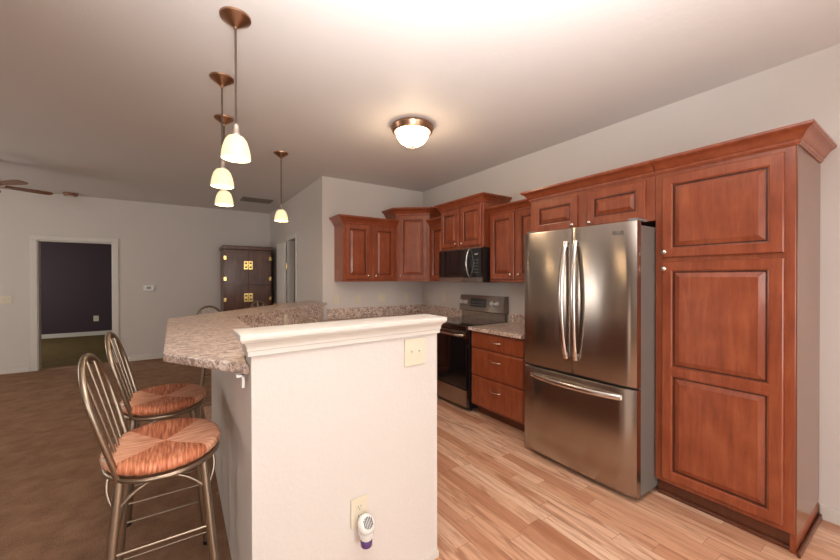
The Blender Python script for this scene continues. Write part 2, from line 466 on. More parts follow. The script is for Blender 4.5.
# base boards
def base(name, x0, x1, y0, y1, h=0.085):
    struct(MB().box(x0, x1, y0, y1, 0, h, 0.004), name, 'trim')
base('baseboard_right', XR - 0.014, XR - 0.001, Y0 + 0.05, 0.435)
base('baseboard_far', XL + 0.02, FX0 - 0.075, YL - 0.014, YL - 0.001)
struct(MB().box(FX1 + 0.075, XI - 0.002, YL - 0.014, YL - 0.001, 0, 0.085, 0.004), 'baseboard_far_side', 'trim')
base('baseboard_hall', XI - 0.014, XI - 0.001, YB + 0.7, DY0 - 0.075)
base('baseboard_dark_room', XL + 0.02, 1.58, YP - 0.016, YP - 0.001, 0.10)

# door casings
def casing(name, parts): 
    mb = MB()
    for p in parts: mb.box(*p, 0.004)
    struct(mb, name, 'trim')
casing('trim_1', [(FX0 - 0.07, FX0 + 0.008, YL - 0.016, YL - 0.001, 0, FH + 0.0), (FX1 - 0.008, FX1 + 0.07, YL - 0.016, YL - 0.001, 0, FH),
                  (FX0 - 0.07, FX1 + 0.07, YL - 0.016, YL - 0.001, FH, FH + 0.07),
                  (FX0 + 0.001, FX0 + 0.02, YL, YL + 0.119, 0, FH), (FX1 - 0.02, FX1 - 0.001, YL, YL + 0.119, 0, FH), (FX0 + 0.02, FX1 - 0.02, YL, YL + 0.119, FH - 0.02, FH - 0.001)])
casing('trim_2', [(XI - 0.016, XI - 0.001, DY0 - 0.07, DY0 + 0.008, 0, DH), (XI - 0.016, XI - 0.001, DY1 - 0.008, DY1 + 0.07, 0, DH),
                  (XI - 0.016, XI - 0.001, DY0 - 0.07, DY1 + 0.07, DH, DH + 0.07),
                  (XI, XI + 0.099, DY0 + 0.001, DY0 + 0.018, 0, DH), (XI, XI + 0.099, DY1 - 0.018, DY1 - 0.001, 0, DH)])
# the white door leaf, folded back against the hall wall
ang = radians(2)
d1 = MB()
d1.box(-0.035, 0, 0, 0.49, 0.01, 2.03, 0.003)
for z0, z1 in ((0.22, 0.92), (1.06, 1.84)):
    for y0, y1 in ((0.07, 0.22), (0.27, 0.42)):
        d1.box(-0.041, -0.034, y0, y1, z0, z1, 0.003)
door = struct(d1, 'door_1', 'doorwhite')
door.location = (XI - 0.03, DY1 + 0.01, 0); door.rotation_euler = (0, 0, ang)
for z, m in ((1.62, 'brass'), (0.98, 'brass'), (0.35, 'brass')):
    MB().lathe([(0, -0.05), (0.009, -0.05), (0.009, 0.05), (0, 0.05)], (0.004, -0.006, z), 10).build('hinge', m, door, 40)
MB().lathe([(0.001, 0), (0.014, 0.0), (0.012, 0.03), (0.026, 0.042), (0.026, 0.06), (0.001, 0.066)], (-0.036, 0.44, 0.95), 16, '-X').build('door_knob', 'brass', door, 40)

# ------------------------------------------------------------------ half wall and knee wall
HWF = [(0.2107, 1.395), (1.084, 1.463), (1.094, 1.583), (0.2107, 1.515)]
struct(MB().prism(HWF, 0, 1.195), 'wall_half', 'half')
def offset_cap(o, back=None):
    return [(0.2107 - o, 1.395 - o), (1.084 + o * 0.9, 1.463 - o * 0.93), (1.094 + o * 0.9, 1.583 + o), (0.2107 - o, 1.515 + o)]
cap = MB()
cap.prism(offset_cap(0.040), 1.196, 1.219, 0.004)
ring = [(0.036, 1.1955), (0.034, 1.190), (0.024, 1.186), (0.018, 1.176), (0.016, 1.166), (0.016, 1.158), (0.012, 1.156), (0.012, 1.138), (0.006, 1.136)]
cap._faces([[(x, y, z) for x, y in offset_cap(o)] for o, z in ring], True, True, True)
struct(cap, 'trim_3', 'trim', smooth=30)
struct(MB().prism([(0.27, 1.3905), (1.089, 1.4535), (1.107, 1.5835), (1.095, 1.5835), (1.085, 1.463), (0.27, 1.399)], 0, 0.03), 'baseboard_half', 'trim')

def diag(s, o):       # s along the diagonal knee wall, o = offset towards the kitchen
    dx, dy = 0.690, 0.7238
    return (0.345 + dx * s + dy * o, 3.295 + dy * s - dx * o)
KI = diag(1.735, 0)
struct(MB().prism([(0.2107, 1.516), (0.345, 1.516), (0.345, 3.295), (1.535, 4.545), (1.535, 4.72), (0.2107, 3.36)], 0, 1.060), 'wall_knee', 'half')

# ------------------------------------------------------------------ bar top and counters
bar = thing('bar_counter', 'speckled granite-look bar top with angled end running along the half wall', 'bar counter', (0.2, 3.0, 1.062))
bar_poly = [(0.2085, 1.43), (-0.060, 1.862), (-0.081, 3.434), (1.541, 5.20), (1.541, 4.578), (1.60, 4.578), (0.375, 3.275), (0.375, 1.612), (0.2085, 1.60)]
MB().prism([(x - 0.2, y - 3.0) for x, y in bar_poly], 0, 0.038, 0.006, 3).build('worktop', 'granite', bar, 40)
MB().box(-0.012, -0.003, -1.545, -1.515, -0.050, -0.002, 0.001).box(-0.03, -0.003, -1.545, -1.515, -0.010, -0.002, 0.001).build('support_bracket', 'white', bar)
# granite facing on the kitchen side of the knee wall
bs = MB()
a, b = diag(0.02, 0.003), diag(1.70, 0.003); c, d = diag(1.70, 0.018), diag(0.02, 0.018)
bs.prism([a, b, c, d], 0.872, 1.060)
bs.prism([(0.347, 1.61), (0.361, 1.61), (0.361, 3.285), (0.347, 3.285)], 0.872, 1.060)
kc = thing('kitchen_countertop', 'granite-look kitchen worktop with backsplash running behind the half wall', 'countertop', (0, 0, 0))
bs.build('knee_wall_facing', 'granite', kc)
MB().prism([(0.347, 1.61), (0.975, 1.61), (0.975, 3.04), (1.83, 3.94), (2.48, 3.94), (2.48, 3.592), (XR - 0.002, 3.592), (XR - 0.002, YB - 0.002), (1.57, YB - 0.002), (1.545, 4.57), diag(0.0, 0.002)], 0.834, 0.870, 0.004).build('worktop', 'granite', kc)
MB().box(1.60, XR - 0.022, YB - 0.021, YB - 0.002, 0.871, 1.010, 0.003).box(XR - 0.021, XR - 0.002, 3.592, YB - 0.002, 0.871, 1.010, 0.003).build('backsplash', 'granite', kc)

rc = thing('small_countertop', 'short granite-look worktop between the range and the refrigerator', 'countertop', (XR, 2.45, 0.878))
MB().box(-0.650, -0.002, -0.345, 0.355, 0, 0.036, 0.005, 3).build('worktop', 'granite', rc)
MB().box(-0.021, -0.002, -0.345, 0.355, 0.037, 0.137, 0.003).build('backsplash', 'granite', rc)

# ------------------------------------------------------------------ cabinets
WELL = [(0.0, 0.0), (0.003, -0.004), (0.008, -0.005), (0.010, -0.013), (0.018, -0.013), (0.044, -0.002), (0.0445, 0.0), (0.048, 0.0)]
def panel_door(mb, x0, x1, z0, z1, yf, wells=1, fr=0.052, mid=None, t=0.019):
    """raised panel door, front at y = yf facing -Y."""
    e = 0.004
    mb.loft_rect([(x0, x1, z0, z1, yf + t), (x0, x1, z0, z1, yf + 0.004), (x0 + e, x1 - e, z0 + e, z1 - e, yf)], fill=False)
    bmesh_back = mb.quad((x0, yf + t, z0), (x0, yf + t, z1), (x1, yf + t, z1), (x1, yf + t, z0))
    ax0, ax1, az0, az1 = x0 + e, x1 - e, z0 + e, z1 - e
    wx0, wx1 = x0 + fr, x1 - fr
    if wells == 1: spans = [(z0 + fr, z1 - fr)]
    else: spans = [(z0 + fr, mid - 0.026), (mid + 0.026, z1 - fr)]
    mb.quad((ax0, yf, az0), (wx0, yf, az0), (wx0, yf, az1), (ax0, yf, az1))
    mb.quad((wx1, yf, az0), (ax1, yf, az0), (ax1, yf, az1), (wx1, yf, az1))
    zz = [az0] + [v for s in spans for v in s] + [az1]
    for i in range(0, len(zz), 2):
        mb.quad((wx0, yf, zz[i]), (wx1, yf, zz[i]), (wx1, yf, zz[i + 1]), (wx0, yf, zz[i + 1]))
    for s0, s1 in spans:
        mb.loft_rect([(wx0 + i, wx1 - i, s0 + i, s1 - i, yf - dd) for i, dd in WELL])
        for row in mb.rows[2:4]:
            for f in row: f.material_index = 1          # the dark glaze left in the groove of every cabinet door
    return mb

def knob(x, y, z, parent):
    MB().lathe([(0.001, 0.0), (0.009, 0.0), (0.006, 0.006), (0.0055, 0.013), (0.0135, 0.018), (0.0155, 0.023), (0.012, 0.028), (0.001, 0.030)], (x, y, z), 18, 'Y').build('knob', 'nickel', parent, 50)

CROWN = [(0.0, -0.030), (0.006, -0.030), (0.008, -0.022), (0.012, -0.020), (0.013, -0.006), (0.020, -0.002), (0.026, 0.010), (0.036, 0.026), (0.050, 0.038), (0.060, 0.043), (0.062, 0.048), (0.066, 0.050), (0.066, 0.064), (0.0, 0.064)]
def crown(root, path, zt, k=1.0, inside=1, name='crown_moulding'):
    MB().sweep(path, [(o * k + 0.0008, zt + z * k) for o, z in CROWN], inside).build(name, 'wood', root, 35)

def wall_cabinet(label, loc, rz, w, d, h, doors, crown_k=1.0, path=None, group='wall cabinets', ft=0.019):
    r = thing('wall_cabinet', label, 'cabinet', loc, rz, group)
    body = MB().box(0, w, -d, -0.002, 0, h, 0.002, 1)
    body.build('body', 'wood', r)
    for x0, x1, z0, z1, kx, kz in doors:
        dr = panel_door(MB(), x0, x1, z0, z1, -d - ft - 0.001).build('door', 'wood', r, m2='glaze')
        knob(kx, -d - ft - 0.001, kz, dr)
    crown(r, path or [(0, -0.003), (0, -d), (w, -d), (w, -0.003)], h, crown_k)
    return r

RZ = -pi / 2
ZU = 1.372
# left cabinet on the back wall
A0, A1 = 1.705, 2.484
wA = A1 - A0
wall_cabinet('two-door cherry wall cabinet at the left end of the kitchen back wall', (A0, YB, ZU), 0, wA, 0.29, 0.765,
             [(0.035, 0.375, 0.03, 0.73, 0.343, 0.075), (0.420, 0.755, 0.03, 0.73, 0.452, 0.075)], 1.1,
             [(0, -0.003), (0, -0.29), (wA, -0.29)])
# corner cabinet with a diagonal face
cc = thing('corner_cabinet', 'tall diagonal cherry corner wall cabinet with one door', 'cabinet', (XR, YB, ZU), 0, 'wall cabinets')
cpoly = [(-0.002, -0.002), (-0.641, -0.002), (-0.641, -0.297), (-0.297, -0.596), (-0.002, -0.596)]
hC = 0.932
MB().prism(cpoly, 0, hC).build('body', 'wood', cc)
dc = MB()
L = hypot(0.344, 0.299)
panel_door(dc, 0.028, L - 0.028, 0.03, hC - 0.035, -0.020)
dcm = dc.build('door', 'wood', cc, m2='glaze'); dcm.location = (-0.641, -0.297, 0); dcm.rotation_euler = (0, 0, -atan2(0.299, 0.344))
knob(0.058, -0.020, 0.075, dcm)
crown(cc, [(-0.641, -0.003), (-0.641, -0.297), (-0.297, -0.596), (-0.003, -0.596)], hC, 1.1)
# narrow cabinet left of the microwave
YM0, YM1 = 2.848, 3.612
YR0, YR1 = 2.826, 3.588
wall_cabinet('narrow one-door cherry wall cabinet between the corner cabinet and the microwave', (XR, 3.984, ZU), RZ, 3.984 - YM1 - 0.002, 0.29, 0.765,
             [(0.045, 0.345, 0.03, 0.73, 0.312, 0.075)], 1.0, [(0, -0.29), (3.984 - YM1 - 0.002, -0.29)])
# cabinet over the microwave
wall_cabinet('short raised two-door cherry cabinet directly above the microwave', (XR, YM1, 1.757), RZ, YM1 - YM0, 0.385, 0.51,
             [(0.028, 0.360, 0.025, 0.475, 0.325, 0.06), (0.402, 0.734, 0.025, 0.475, 0.437, 0.06)], 0.95)
# cabinet between the microwave and the fridge cabinet
YE1, YE0 = YM0 - 0.002, 2.098
wE = YE1 - YE0
wall_cabinet('two-door cherry wall cabinet between the microwave and the refrigerator', (XR, YE1, ZU), RZ, wE, 0.29, 0.745,
             [(0.022, 0.352, 0.03, 0.715, 0.318, 0.075), (0.392, 0.728, 0.03, 0.715, 0.426, 0.075)], 0.95, [(0, -0.29), (wE, -0.29)])

# pantry with the cabinet over the fridge, one crown line
PX = 2.585
YP0, YP1, YF2 = 0.4385, 1.0885, 2.092
dP = XR - PX
pw = YP1 - YP0
pan = thing('pantry_cabinet', 'full-height cherry pantry cabinet with two raised-panel doors at the right end', 'cabinet', (XR, YP1, 0), RZ, 'tall cabinets')
MB().box(0.0, pw - 0.007, -dP, -0.002, 0.105, 2.09, 0.002, 1).build('body', 'wood', pan)
MB().box(pw - 0.0065, pw, -dP + 0.002, -0.002, 0.105, 2.09, 0.001, 1).build('end_panel', 'gloss', pan)
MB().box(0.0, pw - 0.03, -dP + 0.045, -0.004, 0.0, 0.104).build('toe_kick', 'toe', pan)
MB().box(pw - 0.029, pw - 0.003, -dP + 0.02, -0.004, 0.0, 0.104).build('end_panel_foot', 'wood', pan)
MB().box(pw + 0.001, pw + 0.015, -dP - 0.005, -0.004, 0.0, 0.03, 0.005).box(0.0, pw + 0.015, -dP + 0.028, -dP + 0.042, 0.0, 0.024, 0.005).build('shoe_moulding', 'toe', pan)
t = panel_door(MB(), 0.045, 0.602, 1.545, 2.058, -dP - 0.02).build('door', 'wood', pan, m2='glaze'); knob(0.063, -dP - 0.02, 1.578, t)
t = panel_door(MB(), 0.045, 0.602, 0.135, 1.515, -dP - 0.02, 2, mid=0.825).build('door', 'wood', pan, m2='glaze'); knob(0.063, -dP - 0.02, 1.472, t)
crown(pan, [(0.0, -dP), (pw, -dP), (pw, -0.003)], 2.113, 0.95)
fcw = YF2 - YP1 - 0.002
fc = wall_cabinet('wide low two-door cherry cabinet directly above the refrigerator', (XR, YF2, 1.79), RZ, fcw, dP, 0.30,
                  [(0.045, 0.455, 0.018, 0.272, 0.425, 0.040), (0.535, 0.945, 0.018, 0.272, 0.565, 0.040)], 0.95, [(0, -0.003), (0, -dP), (fcw - 0.001, -dP)])
for ch in fc.children:
    if ch.name.startswith('crown'): ch.location = (0, 0, 0.023)

# drawer base next to the fridge
DX = 0.592
db = thing('drawer_base_cabinet', 'cherry base cabinet with three drawers between the range and the refrigerator', 'cabinet', (XR, 2.808, 0), RZ, 'base cabinets')
dw = 2.808 - 2.105
MB().box(0, dw, -DX, -0.002, 0.105, 0.876, 0.002, 1).build('body', 'wood', db)
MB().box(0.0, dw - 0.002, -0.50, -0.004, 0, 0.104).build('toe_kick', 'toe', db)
for z0, z1 in ((0.706, 0.858), (0.424, 0.692), (0.125, 0.410)):
    m = MB()
    m.loft_rect([(0.012, dw - 0.012, z0, z1, -DX - 0.001), (0.012, dw - 0.012, z0, z1, -DX - 0.014), (0.024, dw - 0.024, z0 + 0.012, z1 - 0.012, -DX - 0.020)])
    dr = m.build('drawer', 'wood', db)
    zc = (z0 + z1) / 2 + (0.008 if z1 > 0.8 else 0.045)
    xc = dw / 2 + 0.0
    pts = []
    for i in range(13):
        u = i / 12; pts.append((xc - 0.064 + 0.128 * u, -DX - 0.021 - 0.026 * sin(pi * u) ** 0.5, zc))
    MB().tube(pts, 0.0052, 8).lathe([(0.001, 0), (0.009, 0), (0.007, 0.004), (0.001, 0.005)], (xc - 0.064, -DX - 0.0195, zc), 12, 'Y').lathe([(0.001, 0), (0.009, 0), (0.007, 0.004), (0.001, 0.005)], (xc + 0.064, -DX - 0.0195, zc), 12, 'Y').build('pull_handle', 'nickel', dr, 50)

# base cabinets under the L-shaped worktop
def base_cabinet(label, loc, rz, w, d, n):
    r = thing('base_cabinet', label, 'cabinet', loc, rz, 'base cabinets')
    MB().box(0, w, -d, -0.002, 0.105, 0.832, 0.002, 1).build('body', 'wood', r)
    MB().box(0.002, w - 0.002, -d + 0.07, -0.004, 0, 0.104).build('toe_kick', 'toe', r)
    s = w / n
    for i in range(n):
        dm = panel_door(MB(), i * s + 0.015, (i + 1) * s - 0.015, 0.125, 0.815, -d - 0.02).build('door', 'wood', r, m2='glaze')
        knob(i * s + 0.05, -d - 0.02, 0.76, dm)
base_cabinet('cherry base cabinet with three doors against the straight knee wall behind the half wall', (0.35, 1.64, 0), pi / 2, 1.30, 0.57, 3)
p = diag(0.34, 0.006)
base_cabinet('cherry base cabinet with two doors under the diagonal bar', (p[0], p[1], 0), atan2(0.7238, 0.690), 0.94, 0.56, 2)
base_cabinet('cherry base cabinet with two doors under the back wall worktop', (1.76, YB - 0.002, 0), 0, 0.72, 0.58, 2)
base_cabinet('corner cherry base cabinet left of the range', (XR - 0.002, YB - 0.005, 0), RZ, 0.975, 0.58, 2)

# ------------------------------------------------------------------ refrigerator
FX = 2.335                                   # door face
fr = thing('refrigerator', 'stainless steel french-door refrigerator with bottom freezer beside the pantry', 'refrigerator', (FX, 1.957, 0), RZ)
fw = 0.868
db_ = XR - FX - 0.03
MB().box(0.004, fw - 0.004, 0.062, db_, 0.035, 1.745, 0.004).build('body', 'steel_dark', fr)
MB().box(0.03, fw - 0.03, 0.075, 0.12, 0.012, 0.034).build('toe_grille', 'black', fr)
for x in (0.06, fw - 0.06):
    for y in (0.11, db_ - 0.08): MB().lathe([(0.001, 0), (0.02, 0), (0.02, 0.034), (0.001, 0.034)], (x, y, 0), 14).build('foot', 'black', fr)
def bowed(mb, x0, x1, z0, z1, t=0.058, bow=0.012, n=14):
    """door slab whose front bulges gently; the bow spans the whole fridge width."""
    f = lambda x: -bow * (1 - ((x - fw / 2) / (fw / 2)) ** 2)
    r = 0.008
    xs = [x0 + (x1 - x0) * i / n for i in range(n + 1)]
    rows = []
    prof = [(z0, t), (z0, r), (z0 + r * 0.3, r * 0.3), (z0 + r, 0.0), (z1 - r, 0.0), (z1 - r * 0.3, r * 0.3), (z1, r), (z1, t)]
    for i, x in enumerate(xs):
        e = r if i in (0, n) else 0
        rows.append([(x, f(x) + min(t, y + (e if 0 <= y < r and e else 0)), z) for z, y in prof])
    mb._faces(rows, True, True, True)
    return mb
f_at = lambda x: -0.012 * (1 - ((x - fw / 2) / (fw / 2)) ** 2)
ZS = 0.722
xm = 0.434
doors = []
for x0, x1 in ((0.0, xm - 0.002), (xm + 0.002, fw)):
    doors.append(bowed(MB(), x0, x1, ZS + 0.006, 1.772).build('door', 'steel', fr, 25))
fz = bowed(MB(), 0.0, fw, 0.045, ZS - 0.008).build('freezer_drawer', 'steel', fr, 25)
MB().box(0.012, fw - 0.012, 0.012, 0.06, ZS - 0.007, ZS + 0.005).build('door_gasket', 'black', fr)
for x0, x1 in ((0.01, 0.07), (fw - 0.07, fw - 0.01)): MB().box(x0, x1, 0.03, 0.16, 1.7735, 1.790, 0.003).build('hinge_cover', 'greyplastic', fr)
def bar_handle(pts, ends, wdt, name, par):
    """flat bowed bar with two posts to the door."""
    mb = MB()
    mb.tube(pts, wdt, 10, False, True, 0.55)
    for a, b_ in ends: mb.tube([a, b_], 0.010, 8)
    mb.build(name, 'steel_plain', par, 50)
for k, (xh, s) in enumerate(((xm - 0.038, -1), (xm + 0.038, 1))):
    pts = []
    for i in range(25):
        u = i / 24; z = 0.835 + (1.675 - 0.835) * u
        y = f_at(xh) - 0.012 - 0.052 * sin(pi * u) ** 0.7
        pts.append((xh, y, z))
    pts = [(x + s * 0.010 * sin(pi * i / 24), y, z) for i, (x, y, z) in enumerate(pts)]
    bar_handle(pts, [((xh, f_at(xh) + 0.003, 0.862), (xh, f_at(xh) - 0.03, 0.862)), ((xh, f_at(xh) + 0.003, 1.648), (xh, f_at(xh) - 0.03, 1.648))], 0.0185, 'door_handle', doors[k])
pts = []
for i in range(25):
    u = i / 24; x = 0.085 + 0.69 * u
    pts.append((x, f_at(x) - 0.010 - 0.050 * sin(pi * u) ** 0.7, 0.652))
bar_handle(pts, [((0.115, f_at(0.115) + 0.003, 0.652), (0.115, f_at(0.115) - 0.028, 0.652)), ((0.745, f_at(0.745) + 0.003, 0.652), (0.745, f_at(0.745) - 0.028, 0.652))], 0.0185, 'freezer_handle', fz)
# round emblem with the two letters beside it, top right of the right door
em = MB()
ex, ez, ey = 0.735, 1.704, f_at(0.74) - 0.0012
n_ = 24
em.tube([(ex + 0.0125 * cos(2 * pi * k / n_), ey, ez + 0.0125 * sin(2 * pi * k / n_)) for k in range(n_)], 0.0014, 6, True)
em.box(ex - 0.0012, ex + 0.0012, ey - 0.001, ey + 0.001, ez - 0.006, ez + 0.007).box(ex - 0.001, ex + 0.006, ey - 0.001, ey + 0.001, ez - 0.007, ez - 0.005)
em.lathe([(0.0002, 0), (0.0018, 0), (0.0018, 0.001), (0.0002, 0.001)], (ex - 0.005, ey, ez + 0.004), 8, 'Y')
em.build('emblem', 'emblem', doors[1])
def lettering(txt, size, loc, parent, m='emblem', rot=(pi / 2, 0, 0), name='lettering', sx=1.0):
    cu = bpy.data.curves.new(name, 'FONT'); cu.body = txt; cu.size = size; cu.extrude = 0.0006; cu.offset = size * 0.012
    cu.materials.append(MT[m])
    tmp = bpy.data.objects.new(name, cu); COL.objects.link(tmp)
    bpy.context.view_layer.update()
    me = bpy.data.meshes.new_from_object(tmp.evaluated_get(bpy.context.evaluated_depsgraph_get()))
    bpy.data.objects.remove(tmp)
    o = bpy.data.objects.new(name, me); COL.objects.link(o); o.parent = parent
    o.location = loc; o.rotation_euler = rot; o.scale = (sx, 1, 1)
    return o
lettering('LG', 0.031, (0.755, f_at(0.765) - 0.0012, 1.692), doors[1])

# ------------------------------------------------------------------ range
rg = thing('range', 'stainless freestanding electric range with black glass oven door', 'range', (2.50, YR1 - 0.003, 0), RZ)
rw = YR1 - YR0 - 0.006
rd = XR - 2.50 - 0.006
MB().box(0.002, rw - 0.002, 0.02, rd, 0.03, 0.895, 0.003).build('body', 'black', rg)
for x in (0.05, rw - 0.05):
    for y in (0.08, rd - 0.06): MB().lathe([(0.001, 0), (0.018, 0), (0.018, 0.031), (0.001, 0.031)], (x, y, 0), 12).build('foot', 'black', rg)
MB().box(0.0, rw, 0.0, rd - 0.07, 0.896, 0.916, 0.003).build('cooktop', 'blackglass', rg)
MB().box(0.0, rw, -0.022, 0.018, 0.858, 0.914, 0.005).build('front_rail', 'steel_range', rg)
od = MB().box(0.004, rw - 0.004, -0.022, 0.018, 0.245, 0.776, 0.004).build('oven_door', 'blackglass', rg)
MB().box(0.004, rw - 0.004, -0.024, 0.018, 0.777, 0.852, 0.004).build('door_top_band', 'steel', od)
hp = []
for i in range(21):
    u = i / 20; hp.append((0.05 + (rw - 0.10) * u, -0.028 - 0.045 * min(1, sin(pi * u) * 4) ** 0.6, 0.812))
MB().tube(hp, 0.0125, 10).build('oven_handle', 'steel_plain', od, 50)
MB().box(0.004, rw - 0.004, -0.022, 0.018, 0.055, 0.238, 0.004).build('storage_drawer', 'steel', rg)
bg = MB()
bg.box(0.012, rw - 0.012, rd - 0.066, rd - 0.004, 0.897, 1.005, 0.004)
b_ = bg.build('backguard_riser', 'steel', rg)
cp = MB(); 
prof = [(rd - 0.098, 1.012), (rd - 0.076, 1.200), (rd - 0.004, 1.203), (rd - 0.004, 1.006), (rd - 0.090, 1.006)]
cp._faces([[(x, y, z) for y, z in prof] for x in (0.0, rw)], True, True, True)
cpo = cp.build('control_panel', 'steel_range', rg)
ep = MB(); ep._faces([[(x, y, z) for y, z in prof] for x in (rw + 0.0005, rw + 0.002)], True, True, True)
def on_panel(z): return rd - 0.098 + 0.022 * (z - 1.012) / 0.188
dp = MB(); dp._faces([[(x, on_panel(z) - o, z) for z, o in ((1.060, 0.0), (1.165, 0.0), (1.165, 0.003), (1.060, 0.003))] for x in (0.205, 0.478)], True, True, True)
dpo = dp.build('display', 'display', cpo)
for r_ in range(2):
    for c_ in range(5):
        x = 0.235 + c_ * 0.046; z = 1.084 + r_ * 0.034
        MB().box(x, x + 0.014, on_panel(z) - 0.0042, on_panel(z) - 0.0032, z, z + 0.006).build('key', 'mark', cpo)
for x in (0.048, 0.122, 0.572, 0.655):
    z = 1.112
    kb = MB().lathe([(0.001, 0), (0.030, 0.0), (0.030, 0.006), (0.024, 0.008), (0.023, 0.026), (0.019, 0.030), (0.001, 0.030)], (x, on_panel(z), z), 24, 'Y')
    kb.box(x - 0.003, x + 0.003, on_panel(z) - 0.034, on_panel(z) - 0.028, z - 0.016, z + 0.016, 0.001)
    kb.build('knob', 'knob_white', cpo, 50)

# ------------------------------------------------------------------ microwave
mx0 = 2.712
mw = thing('microwave', 'black and steel over-the-range microwave with curved handle', 'microwave', (mx0, YM1 - 0.001, 1.366), RZ)
mww = YM1 - YM0 - 0.002
md = XR - mx0 - 0.004
MB().box(0.0, mww, 0.03, md, 0.0, 0.388, 0.003).build('body', 'black', mw)
MB().box(0.0, mww * 0.995, 0.002, 0.029, 0.0, 0.058, 0.003).build('bottom_vent_strip', 'steel', mw)
mdr = MB().box(0.0, 0.606, -0.002, 0.029, 0.060, 0.374, 0.003).build('door', 'blackglass', mw)
MB().box(0.08, 0.49, -0.0035, -0.0015, 0.11, 0.335, 0.0005).build('window', 'display', mdr)
MB().box(0.0, mww * 0.995, -0.002, 0.029, 0.3755, 0.387, 0.002).build('top_strip', 'steel', mw)
cpm = MB().box(0.608, mww * 0.995, -0.002, 0.029, 0.060, 0.374, 0.003).build('control_panel', 'blackglass', mw)
hp = []
for i in range(21):
    u = i / 20; hp.append((0.572, -0.004 - 0.046 * sin(pi * u) ** 0.7, 0.068 + 0.30 * u))
MB().tube(hp, 0.013, 10, False, True, 0.7).build('handle', 'steel_plain', mdr, 50)
MB().box(0.655, 0.705, -0.003, -0.0021, 0.305, 0.320).build('clock_display', 'mark', cpm)
for r_ in range(5):
    for c_ in range(3):
        MB().box(0.648 + c_ * 0.026, 0.658 + c_ * 0.026, -0.003, -0.0021, 0.11 + r_ * 0.034, 0.115 + r_ * 0.034).build('key', 'mark', cpm)

# ------------------------------------------------------------------ electrical plates
def plate(name, label, cat, loc, rz, w=0.072, h=0.117, kind='outlet', gangs=1, group=None, m='cream'):
    r = thing(name, label, cat, loc, rz, group)
    MB().box(-w / 2, w / 2, -0.0065, -0.0008, -h / 2, h / 2, 0.0025).build('cover_plate', m, r)
    for g in range(gangs):
        x = (g - (gangs - 1) / 2) * 0.046
        if kind == 'outlet':
            for zc in (-0.0195, 0.0195):
                s = MB().lathe([(0.0005, 0.0), (0.0165, 0.0), (0.0165, 0.0025), (0.0005, 0.0028)], (x, -0.0062, zc), 18, 'Y', sy=0.85).build('socket', m, r, 40)
                q = MB()
                for dx in (-0.0063, 0.0063): q.box(x + dx - 0.001, x + dx + 0.001, -0.0096, -0.0088, zc + 0.0, zc + 0.008)
                q.lathe([(0.0003, 0), (0.0024, 0), (0.0024, 0.0008), (0.0003, 0.0008)], (x, -0.0088, zc - 0.007), 10, 'Y')
                q.build('slots', 'slot', s)
        else:
            MB().box(x - 0.005, x + 0.005, -0.0075, -0.006, -0.012, 0.012, 0.0005).build('toggle_frame', m, r)
            MB().box(x - 0.0042, x + 0.0042, -0.020, -0.0065, 0.001, 0.009, 0.0015).build('toggle', m, r)
    return r
hwa = atan2(0.068, 0.8733)
def on_half(u, z, off=0.001):
    return (0.2107 + cos(hwa) * u + sin(hwa) * off, 1.395 + sin(hwa) * u - cos(hwa) * off, z)
plate('light_switch', 'cream double toggle switch plate at the top right of the half wall', 'light switch', on_half(0.732, 1.060), hwa, 0.126, 0.130, 'switch', 2)
plate('outlet', 'cream outlet with a plug-in air freshener low on the half wall', 'outlet', on_half(0.4275, 0.412), hwa, 0.080, 0.122)
af = thing('air_freshener', 'white plug-in air freshener with purple bottle in the half wall outlet', 'air freshener', on_half(0.437, 0.350, 0.011), hwa); af.scale = (1.3, 1.3, 1.3)
MB().box(-0.018, 0.018, -0.016, -0.0005, -0.022, 0.022, 0.006, 3).build('plug', 'white', af, 40)
hd = MB()
rings = [(0.001, 0.010), (0.020, 0.012), (0.0255, 0.020), (0.027, 0.032), (0.0255, 0.042), (0.020, 0.047), (0.001, 0.049)]
hd.lathe(rings, (0, 0, 0.010), 28, 'Y', sy=1.12)
tl = Matrix.Translation((0, -0.012, 0.01)) @ Matrix.Rotation(radians(-32), 4, 'X') @ Matrix.Translation((0, 0.012, -0.01))
for v in hd.b.verts: v.co = tl @ v.co
hdo = hd.build('head', 'white', af, 60)
sl = MB()
for i in range(6):
    x = -0.0135 + i * 0.0054; hh = 0.019 * sqrt(max(0.05, 1 - (x / 0.018) ** 2))
    sl.box(x - 0.0012, x + 0.0012, -0.0500, -0.0470, 0.013 - hh, 0.010 + hh)
for v in sl.b.verts: v.co = tl @ v.co
sl.build('vent_slots', 'slot', hdo)
MB().lathe([(0.001, -0.026), (0.018, -0.026), (0.021, -0.020), (0.022, -0.008), (0.001, -0.006)], (0, -0.030, 0.0), 24).build('collar', 'white', af, 50)
MB().lathe([(0.001, -0.050), (0.0165, -0.050), (0.019, -0.047), (0.019, -0.030), (0.016, -0.027), (0.001, -0.0265)], (0, -0.030, 0.0), 24).build('bottle', 'violet', af, 50)

